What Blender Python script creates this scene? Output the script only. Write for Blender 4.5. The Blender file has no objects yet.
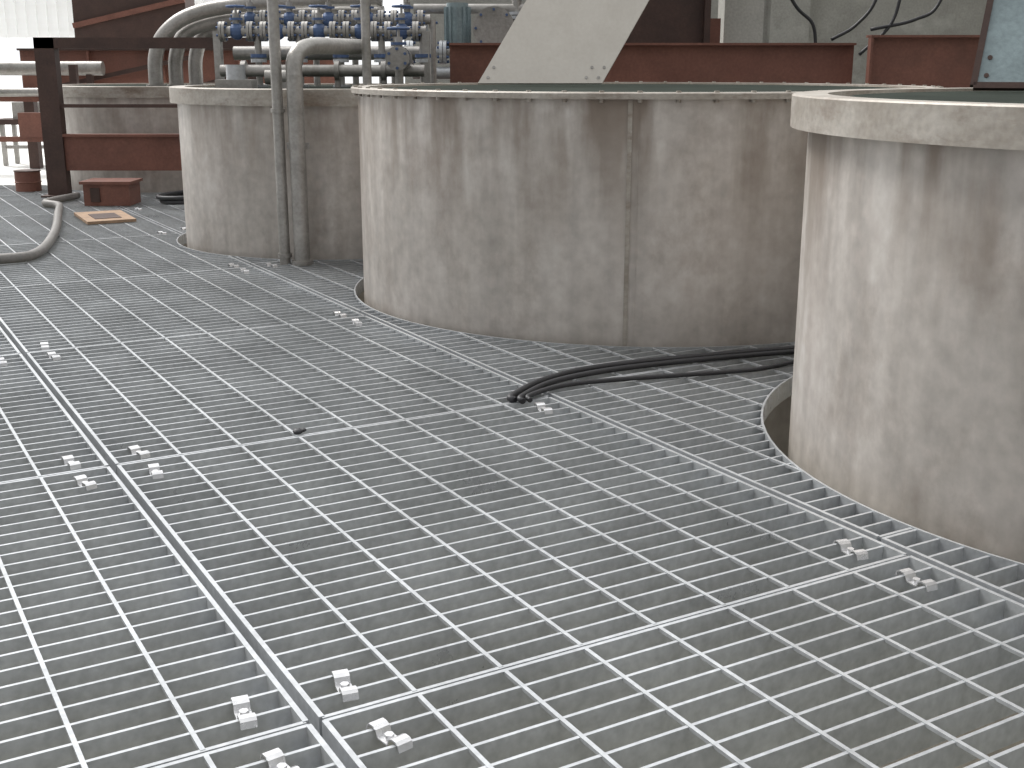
import bpy, math, random
from mathutils import Vector, Matrix
random.seed(4)
# ------------------------------------------------------------------ materials
def mat(name, base, metallic=0.0, rough=0.6, var=0.15, scale=(4,4,4), col2=None, stain=None, stain_amt=0.4, bump=0.1, fine=40, ramp=(0.3,0.7), streak=0.0, stain_scale=(1.6,1.6,1.6), topdirt=None, over=0.3, spec=0.5):
    m=bpy.data.materials.new(name); m.use_nodes=True
    nt=m.node_tree; N=nt.nodes; L=nt.links
    b=N['Principled BSDF']; b.inputs['Metallic'].default_value=metallic; b.inputs['Specular IOR Level'].default_value=spec
    tc=N.new('ShaderNodeTexCoord'); mp=N.new('ShaderNodeMapping'); mp.inputs['Scale'].default_value=scale
    L.new(tc.outputs['Object'],mp.inputs['Vector'])
    n1=N.new('ShaderNodeTexNoise'); n1.inputs['Scale'].default_value=1.0; n1.inputs['Detail'].default_value=8; n1.inputs['Roughness'].default_value=0.65
    L.new(mp.outputs[0],n1.inputs['Vector'])
    cr=N.new('ShaderNodeValToRGB'); cr.color_ramp.elements[0].position=ramp[0]; cr.color_ramp.elements[1].position=ramp[1]
    c2=col2 if col2 else tuple(min(1,c*(1+var)) for c in base)
    c1=base if col2 else tuple(c*(1-var) for c in base)
    cr.color_ramp.elements[0].color=(*c1,1); cr.color_ramp.elements[1].color=(*c2,1)
    L.new(n1.outputs['Fac'],cr.inputs['Fac'])
    out=cr.outputs['Color']
    n2=N.new('ShaderNodeTexNoise'); n2.inputs['Scale'].default_value=fine; n2.inputs['Detail'].default_value=6
    L.new(tc.outputs['Object'],n2.inputs['Vector'])
    mx=N.new('ShaderNodeMixRGB'); mx.blend_type='OVERLAY'; mx.inputs['Fac'].default_value=over
    L.new(out,mx.inputs['Color1']); L.new(n2.outputs['Fac'],mx.inputs['Color2']); out=mx.outputs['Color']
    if streak:
        ms=N.new('ShaderNodeMapping'); ms.inputs['Scale'].default_value=(9,9,0.5); L.new(tc.outputs['Object'],ms.inputs['Vector'])
        n4=N.new('ShaderNodeTexNoise'); n4.inputs['Scale'].default_value=1; n4.inputs['Detail'].default_value=5; L.new(ms.outputs[0],n4.inputs['Vector'])
        m4=N.new('ShaderNodeMixRGB'); m4.blend_type='OVERLAY'; m4.inputs['Fac'].default_value=streak
        L.new(out,m4.inputs['Color1']); L.new(n4.outputs['Fac'],m4.inputs['Color2']); out=m4.outputs['Color']
    if stain:
        mq=N.new('ShaderNodeMapping'); mq.inputs['Scale'].default_value=stain_scale; L.new(tc.outputs['Object'],mq.inputs['Vector'])
        n3=N.new('ShaderNodeTexNoise'); n3.inputs['Scale'].default_value=1.0; n3.inputs['Detail'].default_value=10; n3.inputs['Roughness'].default_value=0.7
        L.new(mq.outputs[0],n3.inputs['Vector'])
        r3=N.new('ShaderNodeValToRGB'); r3.color_ramp.elements[0].position=0.52; r3.color_ramp.elements[1].position=0.75
        r3.color_ramp.elements[0].color=(0,0,0,1); r3.color_ramp.elements[1].color=(stain_amt,)*3+(1,)
        L.new(n3.outputs['Fac'],r3.inputs['Fac'])
        m3=N.new('ShaderNodeMixRGB'); L.new(r3.outputs['Color'],m3.inputs['Fac']); L.new(out,m3.inputs['Color1']); m3.inputs['Color2'].default_value=(*stain,1)
        out=m3.outputs['Color']
    if topdirt:   # run-off dirt below the tank rim (grime layer, by height on the tank)
        z0,z1,amt,col=topdirt
        sx=N.new('ShaderNodeSeparateXYZ'); L.new(tc.outputs['Object'],sx.inputs[0])
        md=N.new('ShaderNodeMapping'); md.inputs['Scale'].default_value=(4.5,4.5,0.9); L.new(tc.outputs['Object'],md.inputs['Vector'])
        nd=N.new('ShaderNodeTexNoise'); nd.inputs['Scale'].default_value=1; nd.inputs['Detail'].default_value=7; L.new(md.outputs[0],nd.inputs['Vector'])
        a=N.new('ShaderNodeMapRange'); a.inputs['From Min'].default_value=z0; a.inputs['From Max'].default_value=z1; L.new(sx.outputs['Z'],a.inputs['Value'])
        c=N.new('ShaderNodeMapRange'); c.inputs['From Min'].default_value=0.42; c.inputs['From Max'].default_value=0.62; c.inputs['To Max'].default_value=amt; L.new(nd.outputs['Fac'],c.inputs['Value'])
        mu=N.new('ShaderNodeMath'); mu.operation='MULTIPLY'; L.new(a.outputs[0],mu.inputs[0]); L.new(c.outputs[0],mu.inputs[1])
        m5=N.new('ShaderNodeMixRGB'); L.new(mu.outputs[0],m5.inputs['Fac']); L.new(out,m5.inputs['Color1']); m5.inputs['Color2'].default_value=(*col,1)
        out=m5.outputs['Color']
    L.new(out,b.inputs['Base Color'])
    mr=N.new('ShaderNodeMapRange'); mr.inputs['To Min'].default_value=max(0.05,rough-0.1); mr.inputs['To Max'].default_value=min(1,rough+0.12)
    L.new(n1.outputs['Fac'],mr.inputs['Value']); L.new(mr.outputs[0],b.inputs['Roughness'])
    bp=N.new('ShaderNodeBump'); bp.inputs['Strength'].default_value=bump; bp.inputs['Distance'].default_value=0.02
    L.new(n2.outputs['Fac'],bp.inputs['Height']); L.new(bp.outputs[0],b.inputs['Normal'])
    return m
M_galv=mat('galvanised_steel',(0.45,0.465,0.48),0.4,0.30,0.16,(2,2,2),bump=0.03)
M_clip=mat('clip_steel',(0.62,0.62,0.63),0.55,0.26,0.05)
M_tank=mat('dull_stainless',(0.42,0.385,0.35),0.3,0.42,0,(1.6,1.6,1.3),col2=(0.58,0.54,0.505),stain=(0.25,0.20,0.165),stain_amt=0.6,bump=0.02,fine=14,streak=0.28,stain_scale=(2.5,2.5,1.6),topdirt=(0.40,1.3,0.85,(0.18,0.135,0.10)))
M_tankrim=mat('stained_rim',(0.27,0.235,0.195),0.2,0.5,0,(3,3,6),col2=(0.45,0.42,0.38),stain=(0.13,0.08,0.05),stain_amt=0.85,bump=0.03,stain_scale=(2.5,2.5,7))
M_cover=mat('cover_dark',(0.03,0.036,0.03),0.0,0.9,0.3,spec=0.05)
M_rust=mat('red_oxide_steel',(0.14,0.055,0.038),0.0,0.65,0,(2,2,2),col2=(0.22,0.095,0.068),stain=(0.08,0.04,0.03),stain_amt=0.6)
M_dkrust=mat('dark_brown_steel',(0.06,0.033,0.026),0.1,0.6,0.35,(3,3,3))
M_conc=mat('concrete_wall',(0.28,0.275,0.25),0,0.9,0,(1,1,1),col2=(0.44,0.435,0.40),stain=(0.62,0.62,0.58),stain_amt=0.6)
M_sub=mat('concrete_floor',(0.13,0.125,0.09),0,0.9,0,(1.0,1.0,1.0),col2=(0.46,0.43,0.32),stain=(0.2,0.19,0.13),stain_amt=0.6)
M_pale=mat('pale_concrete',(0.85,0.85,0.82),0,0.9,0.1,(1,1,1))
M_plate=mat('cover_plate',(0.50,0.465,0.415),0.2,0.5,0,(1,1,1),col2=(0.60,0.565,0.51),stain=(0.38,0.34,0.29),stain_amt=0.4,bump=0.0,over=0.1)
M_pipe=mat('pipe_steel',(0.24,0.23,0.21),0.5,0.4,0,(3,3,3),col2=(0.44,0.42,0.40))
M_blue=mat('blue_paint',(0.07,0.115,0.23),0.1,0.5,0.3)
M_teal=mat('grey_teal_paint',(0.24,0.30,0.315),0.1,0.4,0.2)
M_white=mat('white_paint',(0.6,0.61,0.6),0,0.5,0.1)
M_black=mat('black_rubber',(0.022,0.022,0.025),0,0.5,0.3)
M_hose=mat('grey_hose',(0.18,0.17,0.16),0.1,0.5,0.2)
M_wood=mat('plywood',(0.30,0.20,0.13),0,0.8,0.25,(8,8,8))
M_roof=mat('pale_sheet',(0.95,0.95,0.94),0,0.7,0,(0.6,0.6,6),col2=(1,1,1),over=0.05)
# ------------------------------------------------------------------ mesh builder
class MB:
    def __init__(s,name,mats,loc=(0,0,0)):
        s.n=name; s.m=mats; s.v=[]; s.f=[]; s.mi=[]; s.sm=[]; s.loc=Vector(loc)
    def quadbox(s,o,ax,ay,az,mi=0):
        o=Vector(o)-s.loc; ax=Vector(ax);ay=Vector(ay);az=Vector(az); b=len(s.v)
        for i in (-1,1):
            for j in (-1,1):
                for k in (-1,1): s.v.append(o+ax*i+ay*j+az*k)
        F=[(0,1,3,2),(4,6,7,5),(0,4,5,1),(2,3,7,6),(0,2,6,4),(1,5,7,3)]
        if ax.cross(ay).dot(az)<0: F=[f[::-1] for f in F]
        for f in F: s.f.append(tuple(b+i for i in f)); s.mi.append(mi); s.sm.append(False)
    def box(s,x0,x1,y0,y1,z0,z1,mi=0):
        s.quadbox(((x0+x1)/2,(y0+y1)/2,(z0+z1)/2),((x1-x0)/2,0,0),(0,(y1-y0)/2,0),(0,0,(z1-z0)/2),mi)
    def bar(s,p0,p1,w,h,mi=0,up=(0,0,1)):
        p0=Vector(p0);p1=Vector(p1); d=(p1-p0)/2; side=d.cross(Vector(up)).normalized()*w/2; u=side.cross(d).normalized()*h/2
        s.quadbox((p0+p1)/2,d,side,u,mi)
    def rev(s,prof,c=(0,0,0),axis=(0,0,1),seg=64,mi=0,smooth=True):
        c=Vector(c)-s.loc; ax=Vector(axis).normalized()
        t=Vector((1,0,0)) if abs(ax.x)<0.9 else Vector((0,1,0)); e1=(t-ax*t.dot(ax)).normalized(); e2=ax.cross(e1)
        for (r0,z0),(r1,z1) in zip(prof[:-1],prof[1:]):
            b=len(s.v)
            for k in range(seg):
                a=2*math.pi*k/seg; d=e1*math.cos(a)+e2*math.sin(a)
                s.v.append(c+d*r0+ax*z0); s.v.append(c+d*r1+ax*z1)
            for k in range(seg):
                n=(k+1)%seg
                s.f.append((b+2*k,b+2*n,b+2*n+1,b+2*k+1)); s.mi.append(mi); s.sm.append(smooth)
    def cyl(s,p0,p1,r,seg=20,mi=0,r2=None):
        p0=Vector(p0);p1=Vector(p1);h=(p1-p0).length; r2=r if r2 is None else r2
        s.rev([(0.0001,0),(r,0),(r2,h),(0.0001,h)],p0,(p1-p0),seg,mi)
    def sph(s,c,r,mi=0,seg=14,sz=1.0):
        pr=[(max(1e-4,r*math.sin(math.pi*i/8)),-r*sz*math.cos(math.pi*i/8)) for i in range(9)]
        s.rev(pr,c,(0,0,1),seg,mi)
    def torus(s,c,axis,R,r,seg=24,mi=0):
        pr=[(R+r*math.cos(2*math.pi*i/8),r*math.sin(2*math.pi*i/8)) for i in range(9)]
        s.rev(pr,c,axis,seg,mi)
    def tube(s,pts,r,seg=12,mi=0,sub=8):
        P=[Vector(p)-s.loc for p in pts]
        if len(P)>2:
            Q=[]; E=[P[0]*2-P[1]]+P+[P[-1]*2-P[-2]]
            for i in range(1,len(E)-2):
                for k in range(sub):
                    t=k/sub; a,b_,c,d=E[i-1],E[i],E[i+1],E[i+2]
                    Q.append(0.5*((2*b_)+(c-a)*t+(2*a-5*b_+4*c-d)*t*t+(3*b_-a-3*c+d)*t**3))
            Q.append(P[-1]); P=Q
        b=len(s.v); nrm=None
        for i,p in enumerate(P):
            d=(P[min(i+1,len(P)-1)]-P[max(i-1,0)]).normalized()
            if nrm is None:
                nrm=Vector((0,0,1)) if abs(d.z)<0.9 else Vector((1,0,0))
            nrm=(nrm-d*nrm.dot(d)).normalized(); bn=d.cross(nrm)
            for k in range(seg):
                a=2*math.pi*k/seg; s.v.append(p+nrm*r*math.cos(a)+bn*r*math.sin(a))
        for i in range(len(P)-1):
            for k in range(seg):
                n=(k+1)%seg; s.f.append((b+i*seg+k,b+i*seg+n,b+(i+1)*seg+n,b+(i+1)*seg+k)); s.mi.append(mi); s.sm.append(True)
        s.f.append(tuple(b+k for k in range(seg))[::-1]); s.mi.append(mi); s.sm.append(False)
        s.f.append(tuple(b+(len(P)-1)*seg+k for k in range(seg))); s.mi.append(mi); s.sm.append(False)
    def done(s):
        me=bpy.data.meshes.new(s.n); me.from_pydata([tuple(v) for v in s.v],[],s.f)
        for m in s.m: me.materials.append(m)
        me.polygons.foreach_set('material_index',s.mi); me.polygons.foreach_set('use_smooth',s.sm); me.update()
        o=bpy.data.objects.new(s.n,me); o.location=s.loc; bpy.context.scene.collection.objects.link(o); return o
# ------------------------------------------------------------------ layout
TANKS={'c':((0.87,8.36),1.90,1.36,0.06),'r':((2.89,4.72),1.70,1.385,0.12),'l':((-1.52,10.93),1.40,1.32,0.08),'f':((-4.49,16.1),1.40,1.25,0.08)}
HOLES=[(Vector(t[0]),t[1]+t[3]) for t in TANKS.values()]
HOSE=[(-7.2,8.9,.045),(-5.6,9.0,.045),(-4.6,9.02,.045),(-3.97,9.24,.045),(-3.80,9.55,.045),(-4.1,10.74,.045),(-4.60,12.2,.045),(-4.85,12.9,.045),(-5.1,13.2,.045),(-5.0,13.9,.045)]
CAB=[[(.014,5.30,0.012),(.0,5.34,0.022),(.161,5.64,0.022),(.448,5.90,0.020),(.989,6.13,0.020),(1.541,6.31,0.020),(2.1,6.42,.020)],
     [(.05,5.28,0.012),(.045,5.33,0.022),(.20,5.60,0.022),(.50,5.84,0.020),(.989,6.06,0.020),(1.56,6.25,0.020),(2.1,6.37,.020)],
     [(.083,5.30,0.012),(.083,5.35,0.022),(.25,5.54,0.020),(.529,5.66,0.018),(1.05,5.80,0.018),(1.30,5.90,0.018),(1.62,6.15,.02)]]
O=Vector((-0.465,2.534)); A=Vector((-0.5,0.8660)); B=Vector((0.8660,0.5))
def W(a,b,z=0): p=O+A*a+B*b; return Vector((p.x,p.y,z))
XMIN,XMAX,YMIN,YMAX=-8.5,5.6,0.2,15.6
def clip(p,d,t0,t1,pad=0.0):
    iv=[(t0,t1)]
    for (q,e,lo,hi) in ((p.x,d.x,XMIN,XMAX),(p.y,d.y,YMIN,YMAX)):
        ta,tb=(lo-q)/e,(hi-q)/e
        if ta>tb: ta,tb=tb,ta
        iv=[(max(a,ta),min(b,tb)) for a,b in iv if min(b,tb)>max(a,ta)]
    for c,r in HOLES:
        r=r+pad; m=p-c; bb=m.dot(d); cc=m.length_squared-r*r; D=bb*bb-cc
        if D<=0: continue
        s=math.sqrt(D); ta,tb=-bb-s,-bb+s; n=[]
        for a,b in iv:
            if tb<=a or ta>=b: n.append((a,b)); continue
            if ta>a: n.append((a,ta))
            if tb<b: n.append((tb,b))
        iv=n
    return [(a,b) for a,b in iv if b-a>0.01]
g=MB('steel_grating_floor',[M_galv])
cl=MB('saddle_clips',[M_clip])
PL=2.16; PW=2.0; NB=24; NR=8; H=0.068; GAP=0.020
def line_a(a0,a1,b,w,h,z):
    p=O+B*b
    for t0,t1 in clip(p,A,a0,a1): g.quadbox(((p+A*(t0+t1)/2).x,(p+A*(t0+t1)/2).y,z),(A*(t1-t0)/2).to_3d(),(B*w/2).to_3d(),(0,0,h/2))
def line_b(b0,b1,a,w,h,z):
    p=O+A*a
    for t0,t1 in clip(p,B,b0,b1): g.quadbox(((p+B*(t0+t1)/2).x,(p+B*(t0+t1)/2).y,z),(B*(t1-t0)/2).to_3d(),(A*w/2).to_3d(),(0,0,h/2))
def segd(q,a,b):
    a=Vector(a[:2]);b=Vector(b[:2]);d=b-a; t=max(0,min(1,(q-a).dot(d)/d.length_squared)); return (a+d*t-q).length
def ok(p,m=0.12):
    q=p.to_2d()
    for c,r in ((Vector((-4.45,13.4)),0.5),(Vector((-4.1,12.1)),0.4),(Vector((-3.6,13.4)),0.6)):
        if (q-c).length<r: return False
    for path,w in [(HOSE,0.13)]+[(c,0.075) for c in CAB]:
        if min(segd(q,u,v) for u,v in zip(path[:-1],path[1:]))<w: return False
    return XMIN<p.x<XMAX and YMIN<p.y<YMAX and all((q-c).length>r+m for c,r in HOLES)
def clip_obj(a,b):
    p=W(a,b)
    if not ok(p): return
    a3=A.to_3d();b3=B.to_3d();w=0.020
    prof=[(-0.066,-0.012),(-0.062,0.003),(-0.054,0.008),(-0.038,0.008),(-0.027,0.003),(-0.020,-0.014),(0.020,-0.014),(0.027,0.003),(0.038,0.008),(0.054,0.008),(0.062,0.003),(0.066,-0.012)]
    jit=random.uniform(-0.2,0.2); a4=(a3+b3*jit).normalized(); b4=(b3-a3*jit).normalized()
    for (x0,z0),(x1,z1) in zip(prof[:-1],prof[1:]):
        q0=p+a4*x0+Vector((0,0,z0)); q1=p+a4*x1+Vector((0,0,z1)); d=(q1-q0)/2; n=b4.cross(d).normalized()*0.002
        cl.quadbox((q0+q1)/2,d*1.06,b4*w,n)
    cl.cyl(p+Vector((0,0,-0.014)),p+Vector((0,0,0.0)),0.012,6)
for ci in range(-5,5):
    b0=ci*PW; b1=b0+PW; off=0.15 if ci>=1 else 0.0
    for k in range(-4,9):
        a0=k*PL+off; a1=a0+PL
        x0,x1=b0+GAP,b1-GAP; y0,y1=a0+0.009,a1-0.009
        line_a(y0,y1,x0,0.014,H+0.006,-H/2+0.001); line_a(y0,y1,x1,0.014,H+0.006,-H/2+0.001)
        for j in range(NB+1):
            aa=y0+(y1-y0)*j/NB
            e=j in (0,NB)
            line_b(x0,x1,aa,0.012 if e else 0.0100,H+(0.004 if e else 0),-H/2)
        for j in range(1,NR):
            bb=x0+(x1-x0)*(j/NR)
            line_a(y0,y1,bb,0.012,0.010,-0.002)
        for aa in (a0+0.135,a1-0.135):
            for bb in (b0+0.13,b1-0.13): clip_obj(aa,bb)
for c,r in HOLES:
    g.rev([(r,-H-0.02),(r,0.006),(r+0.009,0.006),(r+0.009,-H-0.02)],(c.x,c.y,0),seg=96)
g.done(); cl.done()
sb=MB('grating_support_beam',[M_galv])
def sup(p,d,t0,t1,w,z0,z1):
    for a,b in clip(p,d,t0,t1,0.02):
        m=p+d*(a+b)/2; n=Vector((-d.y,d.x))
        sb.quadbox((m.x,m.y,(z0+z1)/2),(d*(b-a)/2).to_3d(),(n*0.006).to_3d(),(0,0,(z1-z0)/2))
        sb.quadbox((m.x,m.y,z1),(d*(b-a)/2).to_3d(),(n*w/2).to_3d(),(0,0,0.006))
for ci in range(-5,6): sup(O+B*(ci*PW),A,-9,20,0.12,-0.25,-0.082)
sb.done()
# ------------------------------------------------------------------ tanks
def tank(name,key,lip,lipout):
    (cx,cy),R,Ht,_=TANKS[key]
    t=MB(name,[M_tank,M_tankrim,M_cover],(cx,cy,0)); c=(cx,cy,0)
    t.rev([(R,-1.6),(R,Ht-lip)],c,seg=128)
    Ro=R+lipout
    t.rev([(R,Ht-lip),(Ro,Ht-lip),(Ro,Ht-0.006),(Ro-0.006,Ht),(R-0.07,Ht),(R-0.07,Ht-0.03),(0.001,Ht-0.03)],c,seg=128,mi=1)
    t.rev([(R-0.16,Ht-0.029),(R-0.16,Ht-0.012),(0.001,Ht-0.012)],c,seg=128,mi=2)
    return t,cx,cy,R,Ht
t,cx,cy,R,Ht=tank('round_process_tank','c',0.035,0.045)
for k in range(60):
    a=2*math.pi*k/60; p=Vector((cx+(R+0.02)*math.cos(a),cy+(R+0.02)*math.sin(a),Ht))
    t.cyl(p,p+Vector((0,0,0.008)),0.014,6,1); t.cyl(p-Vector((0,0,0.052)),p-Vector((0,0,0.03)),0.013,6,1)
for ang in (math.atan2(6.45-cy,0.62-cx),math.atan2(6.45-cy,0.62-cx)+2.1):
    d=Vector((math.cos(ang),math.sin(ang),0)); n=Vector((-d.y,d.x,0))
    t.quadbox(Vector((cx,cy,-0.14))+d*(R+0.001),n*0.012,d*0.006,(0,0,1.46),1)
    t.quadbox(Vector((cx,cy,-0.14))+d*(R+0.0005)+n*0.045,n*0.003,d*0.0025,(0,0,1.46),0)
t.done()
t,cx,cy,R,Ht=tank('round_process_tank','r',0.13,0.075); t.done()
t,cx,cy,R,Ht=tank('round_process_tank','l',0.13,0.06); t.done()
t,cx,cy,R,Ht=tank('round_process_tank','f',0.13,0.06); t.done()
# ------------------------------------------------------------------ leaning cover plates
def plate(name,p0,p1,side,mats,frame=False):
    m=MB(name,mats); p0=Vector(p0);p1=Vector(p1);side=Vector(side)
    e=(p1-p0); n=e.cross(side).normalized()
    m.quadbox(p0+e/2+side/2,e/2,side/2,n*0.010)
    eu=e.normalized(); su=side.normalized()
    for u in (0.05,e.length-0.14,e.length-0.05):
        for v in (0.05,0.14,side.length-0.05):
            q=p0+eu*u+su*v; m.cyl(q-n*0.014,q+n*0.014,0.012,8,1)
    if frame:
        for a,b in ((p0,p0+side),(p0,p1),(p1,p1+side)): m.bar(a,b,0.03,0.035,1,n)
    return m.done()
plate('leaning_cover_plate',(-0.25,9.07,1.365),(0.66,9.07,1.365),(0.60,0.46,1.0),[M_plate,M_pipe])
plate('leaning_cover_plate',(2.22,5.95,1.40),(3.14,5.6,1.40),(0.24,0.35,1.0),[M_teal,M_dkrust],True)
# ------------------------------------------------------------------ brown girders behind tanks
b=MB('red_oxide_girder',[M_rust,M_dkrust])
b.box(-0.55,3.02,11.0,11.02,1.20,1.68); b.box(-0.55,3.02,10.93,11.09,1.665,1.685); b.box(-0.55,3.02,10.93,11.09,1.19,1.21)
b.box(-0.05,-0.03,10.94,11.0,1.2,1.67)
for x in (0.0,2.9): b.box(x,x+0.12,10.95,11.07,-1.6,1.2,1)
b.done()
b=MB('red_oxide_girder',[M_rust,M_dkrust])
b.box(3.06,6.2,10.7,10.72,1.20,1.74); b.box(3.06,6.2,10.63,10.79,1.725,1.745); b.box(3.06,6.2,10.63,10.79,1.19,1.21)
b.box(3.06,3.08,10.63,10.7,1.2,1.73)
for x in (3.15,6.0): b.box(x,x+0.12,10.65,10.77,-1.6,1.2,1)
b.done()
b=MB('dark_steel_column',[M_dkrust,M_rust])
b.box(0.85,1.95,12.4,12.43,-1.6,4.0); b.box(0.85,0.91,12.3,12.53,-1.6,4.0); b.box(1.89,1.95,12.3,12.53,-1.6,4.0)
b.box(0.3,2.1,12.6,12.65,1.2,1.95,1); b.done()
b=MB('concrete_column',[M_conc]); b.box(2.15,2.55,12.7,13.1,-1.6,4.2); b.box(2.10,2.6,12.66,13.15,-1.6,0.2); b.done()
f=MB('brown_steel_frame',[M_dkrust,M_rust])
f.box(-5.45,-5.22,14.2,14.35,0,1.80); f.box(-5.45,-2.9,14.2,14.35,1.68,1.80); f.box(-3.02,-2.9,14.2,14.35,0,1.68)
f.box(-5.22,-3.02,14.24,14.28,0.30,0.70,1); f.box(-5.22,-3.02,14.2,14.32,0.69,0.72,1)
f.box(-5.22,-3.02,14.22,14.27,1.02,1.06,0)
f.box(-5.5,-5.17,14.1,14.45,0,0.02)
f.done()
f=MB('red_oxide_girder',[M_rust,M_dkrust,M_white]); f.box(-7.2,-2.6,18.2,18.24,1.15,1.72); f.box(-7.2,-2.6,18.1,18.34,1.7,1.73,1)
f.box(-7.2,-7.05,18.15,18.3,0,1.15,1);f.box(-2.75,-2.6,18.15,18.3,0,1.15,1)
for x in (-6.2,-5.1,-4.0): f.box(x,x+0.03,18.12,18.2,1.15,1.7)
f.bar((-6.6,18.08,1.2),(-4.6,18.08,1.62),0.05,0.06,1); f.bar((-4.6,18.06,1.2),(-3.0,18.06,1.6),0.05,0.05,1)
f.done()
f=MB('brown_steel_hopper',[M_dkrust,M_rust])
f.box(-7.0,-5.2,20.0,20.6,1.75,2.9); f.bar((-7.0,19.97,2.1),(-5.2,19.97,2.5),0.05,0.08,1)
for x in (-7.0,-5.3): 
    f.box(x,x+0.1,20.0,20.1,0,1.75)
f.done()
# ------------------------------------------------------------------ pipes by the left tank
p=MB('vertical_steel_pipe',[M_pipe]); p.cyl((-1.77,9.30,-1.6),(-1.77,9.30,2.6),0.042,20)
for z in (0.05,1.15): p.cyl((-1.77,9.30,z),(-1.77,9.30,z+0.03),0.055,20)
p.done()
p=MB('bent_steel_pipe',[M_pipe]); p.cyl((-1.63,9.27,-1.6),(-1.63,9.27,1.42),0.062,24)
p.tube([(-1.63,9.27,1.40),(-1.63,9.30,1.52),(-1.60,9.38,1.60),(-1.52,9.55,1.64),(-1.40,9.8,1.64),(-1.25,10.2,1.64)],0.062,20)
p.cyl((-1.63,9.27,0.0),(-1.63,9.27,0.03),0.085,24)
p.bar((-1.72,9.33,0.9),(-1.55,9.33,0.9),0.03,0.05)
p.done()
p=MB('vertical_steel_pipe',[M_pipe]); p.cyl((-1.17,10.0,1.33),(-1.17,10.0,2.6),0.037,18); p.cyl((-1.17,10.0,1.293),(-1.17,10.0,1.34),0.08,18); p.done()
p=MB('curved_pipe_run',[M_pipe])
for i in range(3):
    o=i*0.2; p.tube([(-4.46+o,15.5+o,1.23),(-4.44+o,15.5+o,1.6),(-4.3+o,15.5+o,1.88),(-3.95+o,15.5+o,2.10-o*0.4),(-3.3+o,15.5+o,2.22-o*0.6),(-2.3,15.5+o,2.28-o*0.8),(-1.6,15.5+o,2.28-o*0.8)],0.09,16)
    p.cyl((-4.46+o,15.5+o,1.222),(-4.46+o,15.5+o,1.26),0.12,16)
p.done()
# ------------------------------------------------------------------ valve manifold on left tank
def valve(m,x,y,z,s=1.0,body=0,acc=1,wheel=True,ax=(1,0,0)):
    ax=Vector(ax); c=Vector((x,y,z))
    m.cyl(c-ax*0.11*s,c+ax*0.11*s,0.045*s,16,body)
    m.sph(c,0.07*s,acc,14,1.1)
    for k in (-1,1):
        m.cyl(c+ax*k*0.10*s,c+ax*k*0.125*s,0.09*s,18,body)
        m.cyl(c+ax*k*0.13*s,c+ax*k*0.155*s,0.09*s,18,body)
        for i in range(6):
            a=i*math.pi/3; sd=Vector((0,0,1)); s2=ax.cross(sd); q=c+(sd*math.cos(a)+s2*math.sin(a))*0.07*s
            m.cyl(q+ax*k*0.085*s,q+ax*k*0.175*s,0.012*s,6,acc)
    m.cyl(c,c+Vector((0,0,0.16*s)),0.03*s,12,body); m.cyl(c+Vector((0,0,0.10*s)),c+Vector((0,0,0.12*s)),0.06*s,12,acc)
    m.cyl(c+Vector((0,0,0.16*s)),c+Vector((0,0,0.24*s)),0.012*s,8,body)
    if wheel:
        w=c+Vector((0,0,0.22*s)); m.torus(w,(0,0,1),0.08*s,0.010*s,20,acc)
        for i in range(3):
            a=i*math.pi/3; d=Vector((math.cos(a),math.sin(a),0))*0.08*s; m.cyl(w-d,w+d,0.007*s,6,acc)
m=MB('valve_manifold',[M_pipe,M_blue,M_white,M_teal,M_galv])
zb=1.309
for yy,zz in ((10.9,1.78),(11.5,1.90)):
    m.cyl((-2.55,yy,zz),(-0.75,yy,zz),0.045,16,0)
    for i in range(5):
        x=-2.4+i*0.36; valve(m,x,yy,zz,0.95,0,1,True)
for i in range(5):
    x=-2.22+i*0.36
    m.cyl((x,10.9,zb),(x,10.9,1.78),0.03,14,0); m.cyl((x,10.9,zb),(x,10.9,zb+0.02),0.075,14,4); m.cyl((x,10.9,1.52),(x,10.9,1.55),0.07,14,4); m.cyl((x,10.9,1.56),(x,10.9,1.59),0.07,14,1)
    m.cyl((x+.05,11.5,zb),(x+.05,11.5,1.9),0.03,14,0)
m.cyl((-2.5,10.65,1.45),(-0.75,10.65,1.45),0.05,16,0); m.cyl((-2.5,11.2,1.6),(-0.75,11.2,1.6),0.06,16,0)
for x in (-2.3,-1.9,-1.5,-1.1): m.cyl((x,10.65,zb),(x,10.65,1.45),0.025,10,0); m.cyl((x-.02,10.65,1.45),(x+.02,10.65,1.45),0.085,16,0)
valve(m,-0.95,10.45,1.55,1.1,0,1,True,(0,1,0)); m.cyl((-0.95,10.45,zb),(-0.95,10.45,1.5),0.035,12,0)
m.box(-2.45,-2.15,10.2,10.45,zb,1.38,0); m.cyl((-2.3,10.32,1.38),(-2.3,10.32,1.5),0.08,18,4)
m.cyl((-2.05,10.30,1.40),(-1.75,10.30,1.40),0.06,18,0); m.box(-2.0,-1.8,10.25,10.35,zb,1.36,0)
m.box(-2.6,-2.54,10.85,10.95,zb,1.78,0); m.box(-0.78,-0.72,10.85,10.95,zb,1.78,0)
m.done()
m=MB('pump_and_motor_set',[M_pipe,M_blue,M_white,M_teal,M_galv,M_dkrust])
m.box(-1.05,0.25,12.4,12.9,1.22,1.30,5)
for x in (-1.0,0.2):
    for y in (12.45,12.85): m.box(x-0.03,x+0.03,y-0.03,y+0.03,-1.6,1.22,5)
D=0.45
m.cyl((-0.55,12.2+D,1.62),(-0.55,12.2+D,2.1),0.11,20,3); m.cyl((-0.55,12.2+D,1.56),(-0.55,12.2+D,1.62),0.15,20,4); m.cyl((-0.55,12.2+D,1.3),(-0.55,12.2+D,1.56),0.06,16,0)
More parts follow.
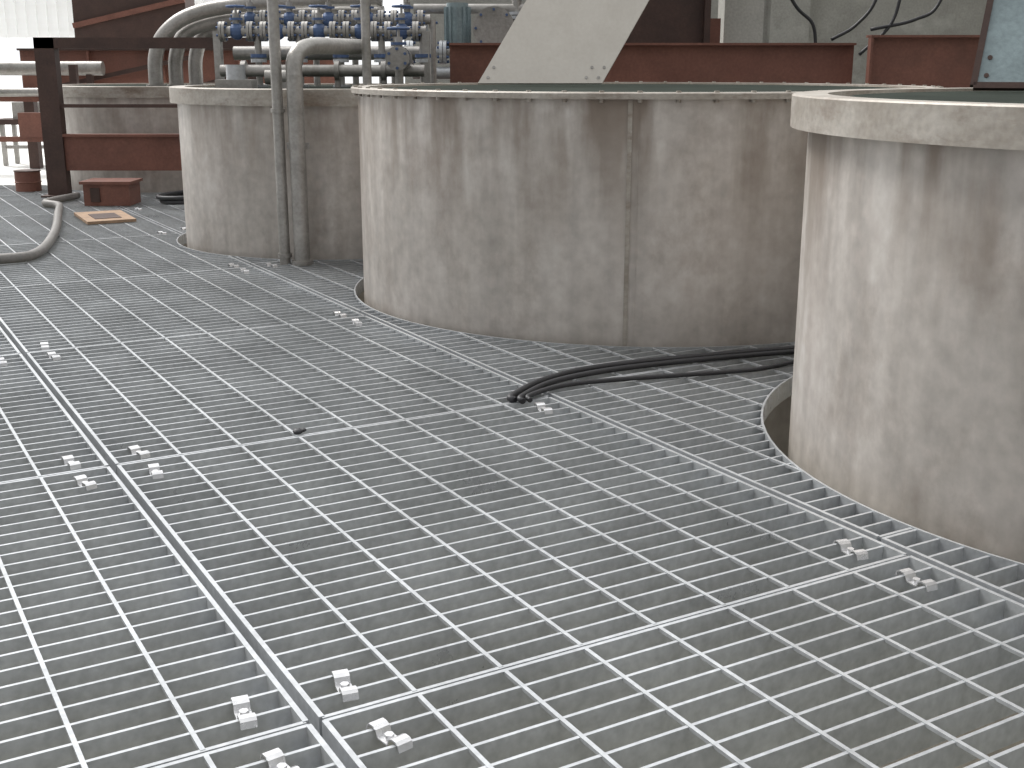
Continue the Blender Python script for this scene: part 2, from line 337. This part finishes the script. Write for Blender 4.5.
for k in range(12):
    a=k*math.pi/6; m.quadbox((-0.55+0.12*math.cos(a),12.2+D+0.12*math.sin(a),1.86),(0.016*math.cos(a),0.016*math.sin(a),0),(-0.003*math.sin(a),0.003*math.cos(a),0),(0,0,0.2),3)
m.cyl((-0.18,12.0+D,1.85),(-0.18,12.35+D,1.85),0.17,24,4); m.cyl((-0.18,11.97+D,1.85),(-0.18,12.02+D,1.85),0.21,24,0); m.cyl((-0.18,12.15+D,1.3),(-0.18,12.15+D,1.75),0.06,14,0)
for k in range(8):
    a=k*math.pi/4; m.cyl((-0.18+0.18*math.cos(a),11.94+D,1.85+0.18*math.sin(a)),(-0.18+0.18*math.cos(a),12.03+D,1.85+0.18*math.sin(a)),0.014,6,1)
valve(m,-0.86,12.1+D,1.62,1.3,4,1,True); m.cyl((-0.86,12.1+D,1.3),(-0.86,12.1+D,1.6),0.05,14,0)
m.cyl((-1.0,12.1+D,1.62),(0.2,12.1+D,1.62),0.045,14,0); m.cyl((-1.0,12.05+D,1.42),(0.2,12.05+D,1.42),0.06,14,4)
m.box(-0.45,-0.3,12.0+D,12.1+D,1.3,1.55,2)
for x,z in ((0.05,1.95),(0.3,1.75)):
    m.cyl((x,12.8,1.3),(x,12.8,2.6),0.05,14,0); m.cyl((x,12.8,z),(x,12.8,z+0.03),0.10,16,4); m.cyl((x,12.8,z+0.04),(x,12.8,z+0.07),0.10,16,4)
m.cyl((0.3,12.8,1.3),(0.3,12.8,1.31),0.1,14,4); m.box(0.0,0.4,12.7,12.9,1.22,1.30,5)
m.cyl((-1.0,12.8,2.05),(0.4,12.8,2.05),0.05,14,0)
m.done()
# ------------------------------------------------------------------ hoses & cables
h=MB('black_cable_bundle',[M_black])
for pts,r in zip(CAB,(0.016,0.014,0.012)): h.tube(pts,r,12)
h.done()
h=MB('grey_hose',[M_hose]); h.tube(HOSE,0.04,14); h.done()
h=MB('black_hose_coil',[M_black])
pts=[]
for k in range(24):
    a=k*0.55; pts.append((-3.6+0.30*math.cos(a)*(1+0.15*math.sin(k*0.7)),13.4+0.45*math.sin(a),0.035+0.004*k))
h.tube(pts,0.025,8,0,3); h.done()
h=MB('red_oxide_box',[M_rust,M_dkrust])
h.box(-4.68,-4.18,13.2,13.6,0.006,0.26); h.box(-4.71,-4.15,13.17,13.63,0.24,0.27); h.box(-4.6,-4.5,13.18,13.2,0.05,0.2,1); h.done()
h=MB('plywood_board',[M_wood,M_dkrust]); h.quadbox((-4.10,12.1,0.02),(0.20,0.12,0),(-0.2,0.38,0),(0,0,0.014)); h.quadbox((-4.08,12.05,0.036),(0.11,0.066,0),(-0.1,0.19,0),(0,0,0.003),1); h.done()
h=MB('debris_lump',[M_black]); h.sph((-0.90,4.82,0.012),0.022,0,10,0.6); h.sph((-0.88,4.84,0.012),0.014,0,10,0.6); h.done()
# ------------------------------------------------------------------ far left yard
c=MB('work_bench',[M_pipe,M_dkrust]); c.box(-7.9,-6.75,18.6,19.2,0.62,0.70,1)
for x in (-7.8,-6.87):
    for y in (18.65,19.1): c.box(x,x+0.06,y,y+0.06,0,0.62)
c.box(-7.8,-6.8,18.8,18.84,0.25,0.3); c.box(-7.6,-7.1,18.7,19.0,0.70,0.95,0); c.done()
c=MB('rusty_drum',[M_rust,M_dkrust]); c.rev([(0.001,0),(0.15,0),(0.15,0.1),(0.16,0.11),(0.15,0.12),(0.15,0.24),(0.001,0.24)],(-5.95,14.9,0.0),seg=28)
c.rev([(0.16,0.24),(0.16,0.25),(0.001,0.25)],(-5.95,14.9,0),seg=28,mi=1); c.done()
c=MB('brown_pipe_rack',[M_dkrust,M_rust,M_pipe])
for x in (-7.5,-6.1): c.box(x-0.05,x+0.05,17.2,17.3,0,1.5)
for z in (0.45,1.0): c.box(-7.6,-6.0,17.2,17.3,z,z+0.07,1)
c.cyl((-7.8,17.12,1.13),(-5.9,17.12,1.13),0.06,14,2)
c.box(-6.9,-6.2,17.15,17.35,0.52,0.85,1)
c.done()
c=MB('horizontal_grey_pipe',[M_pipe,M_dkrust]); c.cyl((-10,17.9,1.45),(-5.9,17.9,1.45),0.10,20)
for x in (-9.5,-6.1): c.box(x-0.04,x+0.04,17.85,17.95,0,1.37,1)
c.done()
c=MB('corrugated_canopy',[M_roof,M_dkrust])
for i in range(40):
    x=-13+i*0.2; c.box(x,x+0.1,24.0,24.05,2.0,3.4); c.box(x+0.1,x+0.2,24.04,24.09,2.0,3.4)
for x in (-12.5,-9,-6): c.box(x,x+0.15,24.1,24.25,0,2.0,1)
c.done()
# ------------------------------------------------------------------ shell
fl=MB('floor',[M_sub]); fl.box(-14,12,-4,15.7,-1.7,-1.6); fl.done()
fl=MB('ground',[M_pale]); fl.box(-40,40,15.7,60,-1.7,-0.005); fl.done()
w=MB('wall_back',[M_conc]); w.box(-1.4,12,16.2,16.5,-0.02,5.5)
for x in (0.4,3.3,6.4): w.box(x,x+0.5,16.0,16.2,-0.02,5.5)
w.box(-1.4,12,16.1,16.2,2.6,2.9); w.done()
w=MB('wall_right',[M_conc]); w.box(8.0,8.3,-3,16.2,-1.6,5.5); w.done()
h=MB('hanging_black_cable',[M_black])
for pts in ([(3.9,12.9,3.0),(3.75,12.9,2.2),(3.55,12.9,1.9),(3.3,12.9,1.75)],[(4.1,12.9,3.0),(4.0,12.9,2.3),(3.9,12.9,1.9),(3.6,12.9,1.6)],[(4.6,12.9,3.0),(4.4,12.9,2.15),(4.15,12.9,1.95),(3.7,12.9,1.85)],[(2.6,12.9,2.6),(2.9,12.9,2.1),(3.1,12.9,1.9),(3.15,12.9,1.6)]):
    h.tube(pts,0.018,8)
h.done()
# ------------------------------------------------------------------ light
sc=bpy.context.scene
sc.view_settings.view_transform='Standard'
wd=bpy.data.worlds.new('sky'); sc.world=wd; wd.use_nodes=True
nt=wd.node_tree; bg=nt.nodes['Background']
tc=nt.nodes.new('ShaderNodeTexCoord'); sx=nt.nodes.new('ShaderNodeSeparateXYZ'); nt.links.new(tc.outputs['Generated'],sx.inputs[0])
mr=nt.nodes.new('ShaderNodeMapRange'); mr.inputs['From Min'].default_value=0.0; mr.inputs['From Max'].default_value=0.9; mr.inputs['To Min'].default_value=0.55; mr.inputs['To Max'].default_value=1.0
nt.links.new(sx.outputs['Z'],mr.inputs['Value'])
m2=nt.nodes.new('ShaderNodeMapRange'); m2.inputs['From Min'].default_value=-0.5; m2.inputs['From Max'].default_value=0.8; m2.inputs['To Min'].default_value=0.82; m2.inputs['To Max'].default_value=2.1
nt.links.new(sx.outputs['Y'],m2.inputs['Value'])
mm=nt.nodes.new('ShaderNodeMath'); mm.operation='MULTIPLY'; nt.links.new(mr.outputs[0],mm.inputs[0]); nt.links.new(m2.outputs[0],mm.inputs[1])
bg.inputs['Color'].default_value=(0.98,0.99,1.0,1); nt.links.new(mm.outputs[0],bg.inputs['Strength'])
s=bpy.data.lights.new('sun','SUN'); s.energy=3.6; s.angle=math.radians(25); s.color=(1,0.98,0.95)
so=bpy.data.objects.new('sun',s); sc.collection.objects.link(so)
so.rotation_euler=Vector((0.50,-0.42,-0.75)).to_track_quat('-Z','Y').to_euler()
# ------------------------------------------------------------------ camera
cd=bpy.data.cameras.new('camera'); cd.sensor_width=36; cd.lens=36*1200/1024; cd.clip_end=300
co=bpy.data.objects.new('camera',cd); co.location=(0,0,1.5); co.rotation_euler=(math.radians(90-14.9),0,0)
sc.collection.objects.link(co); sc.camera=co
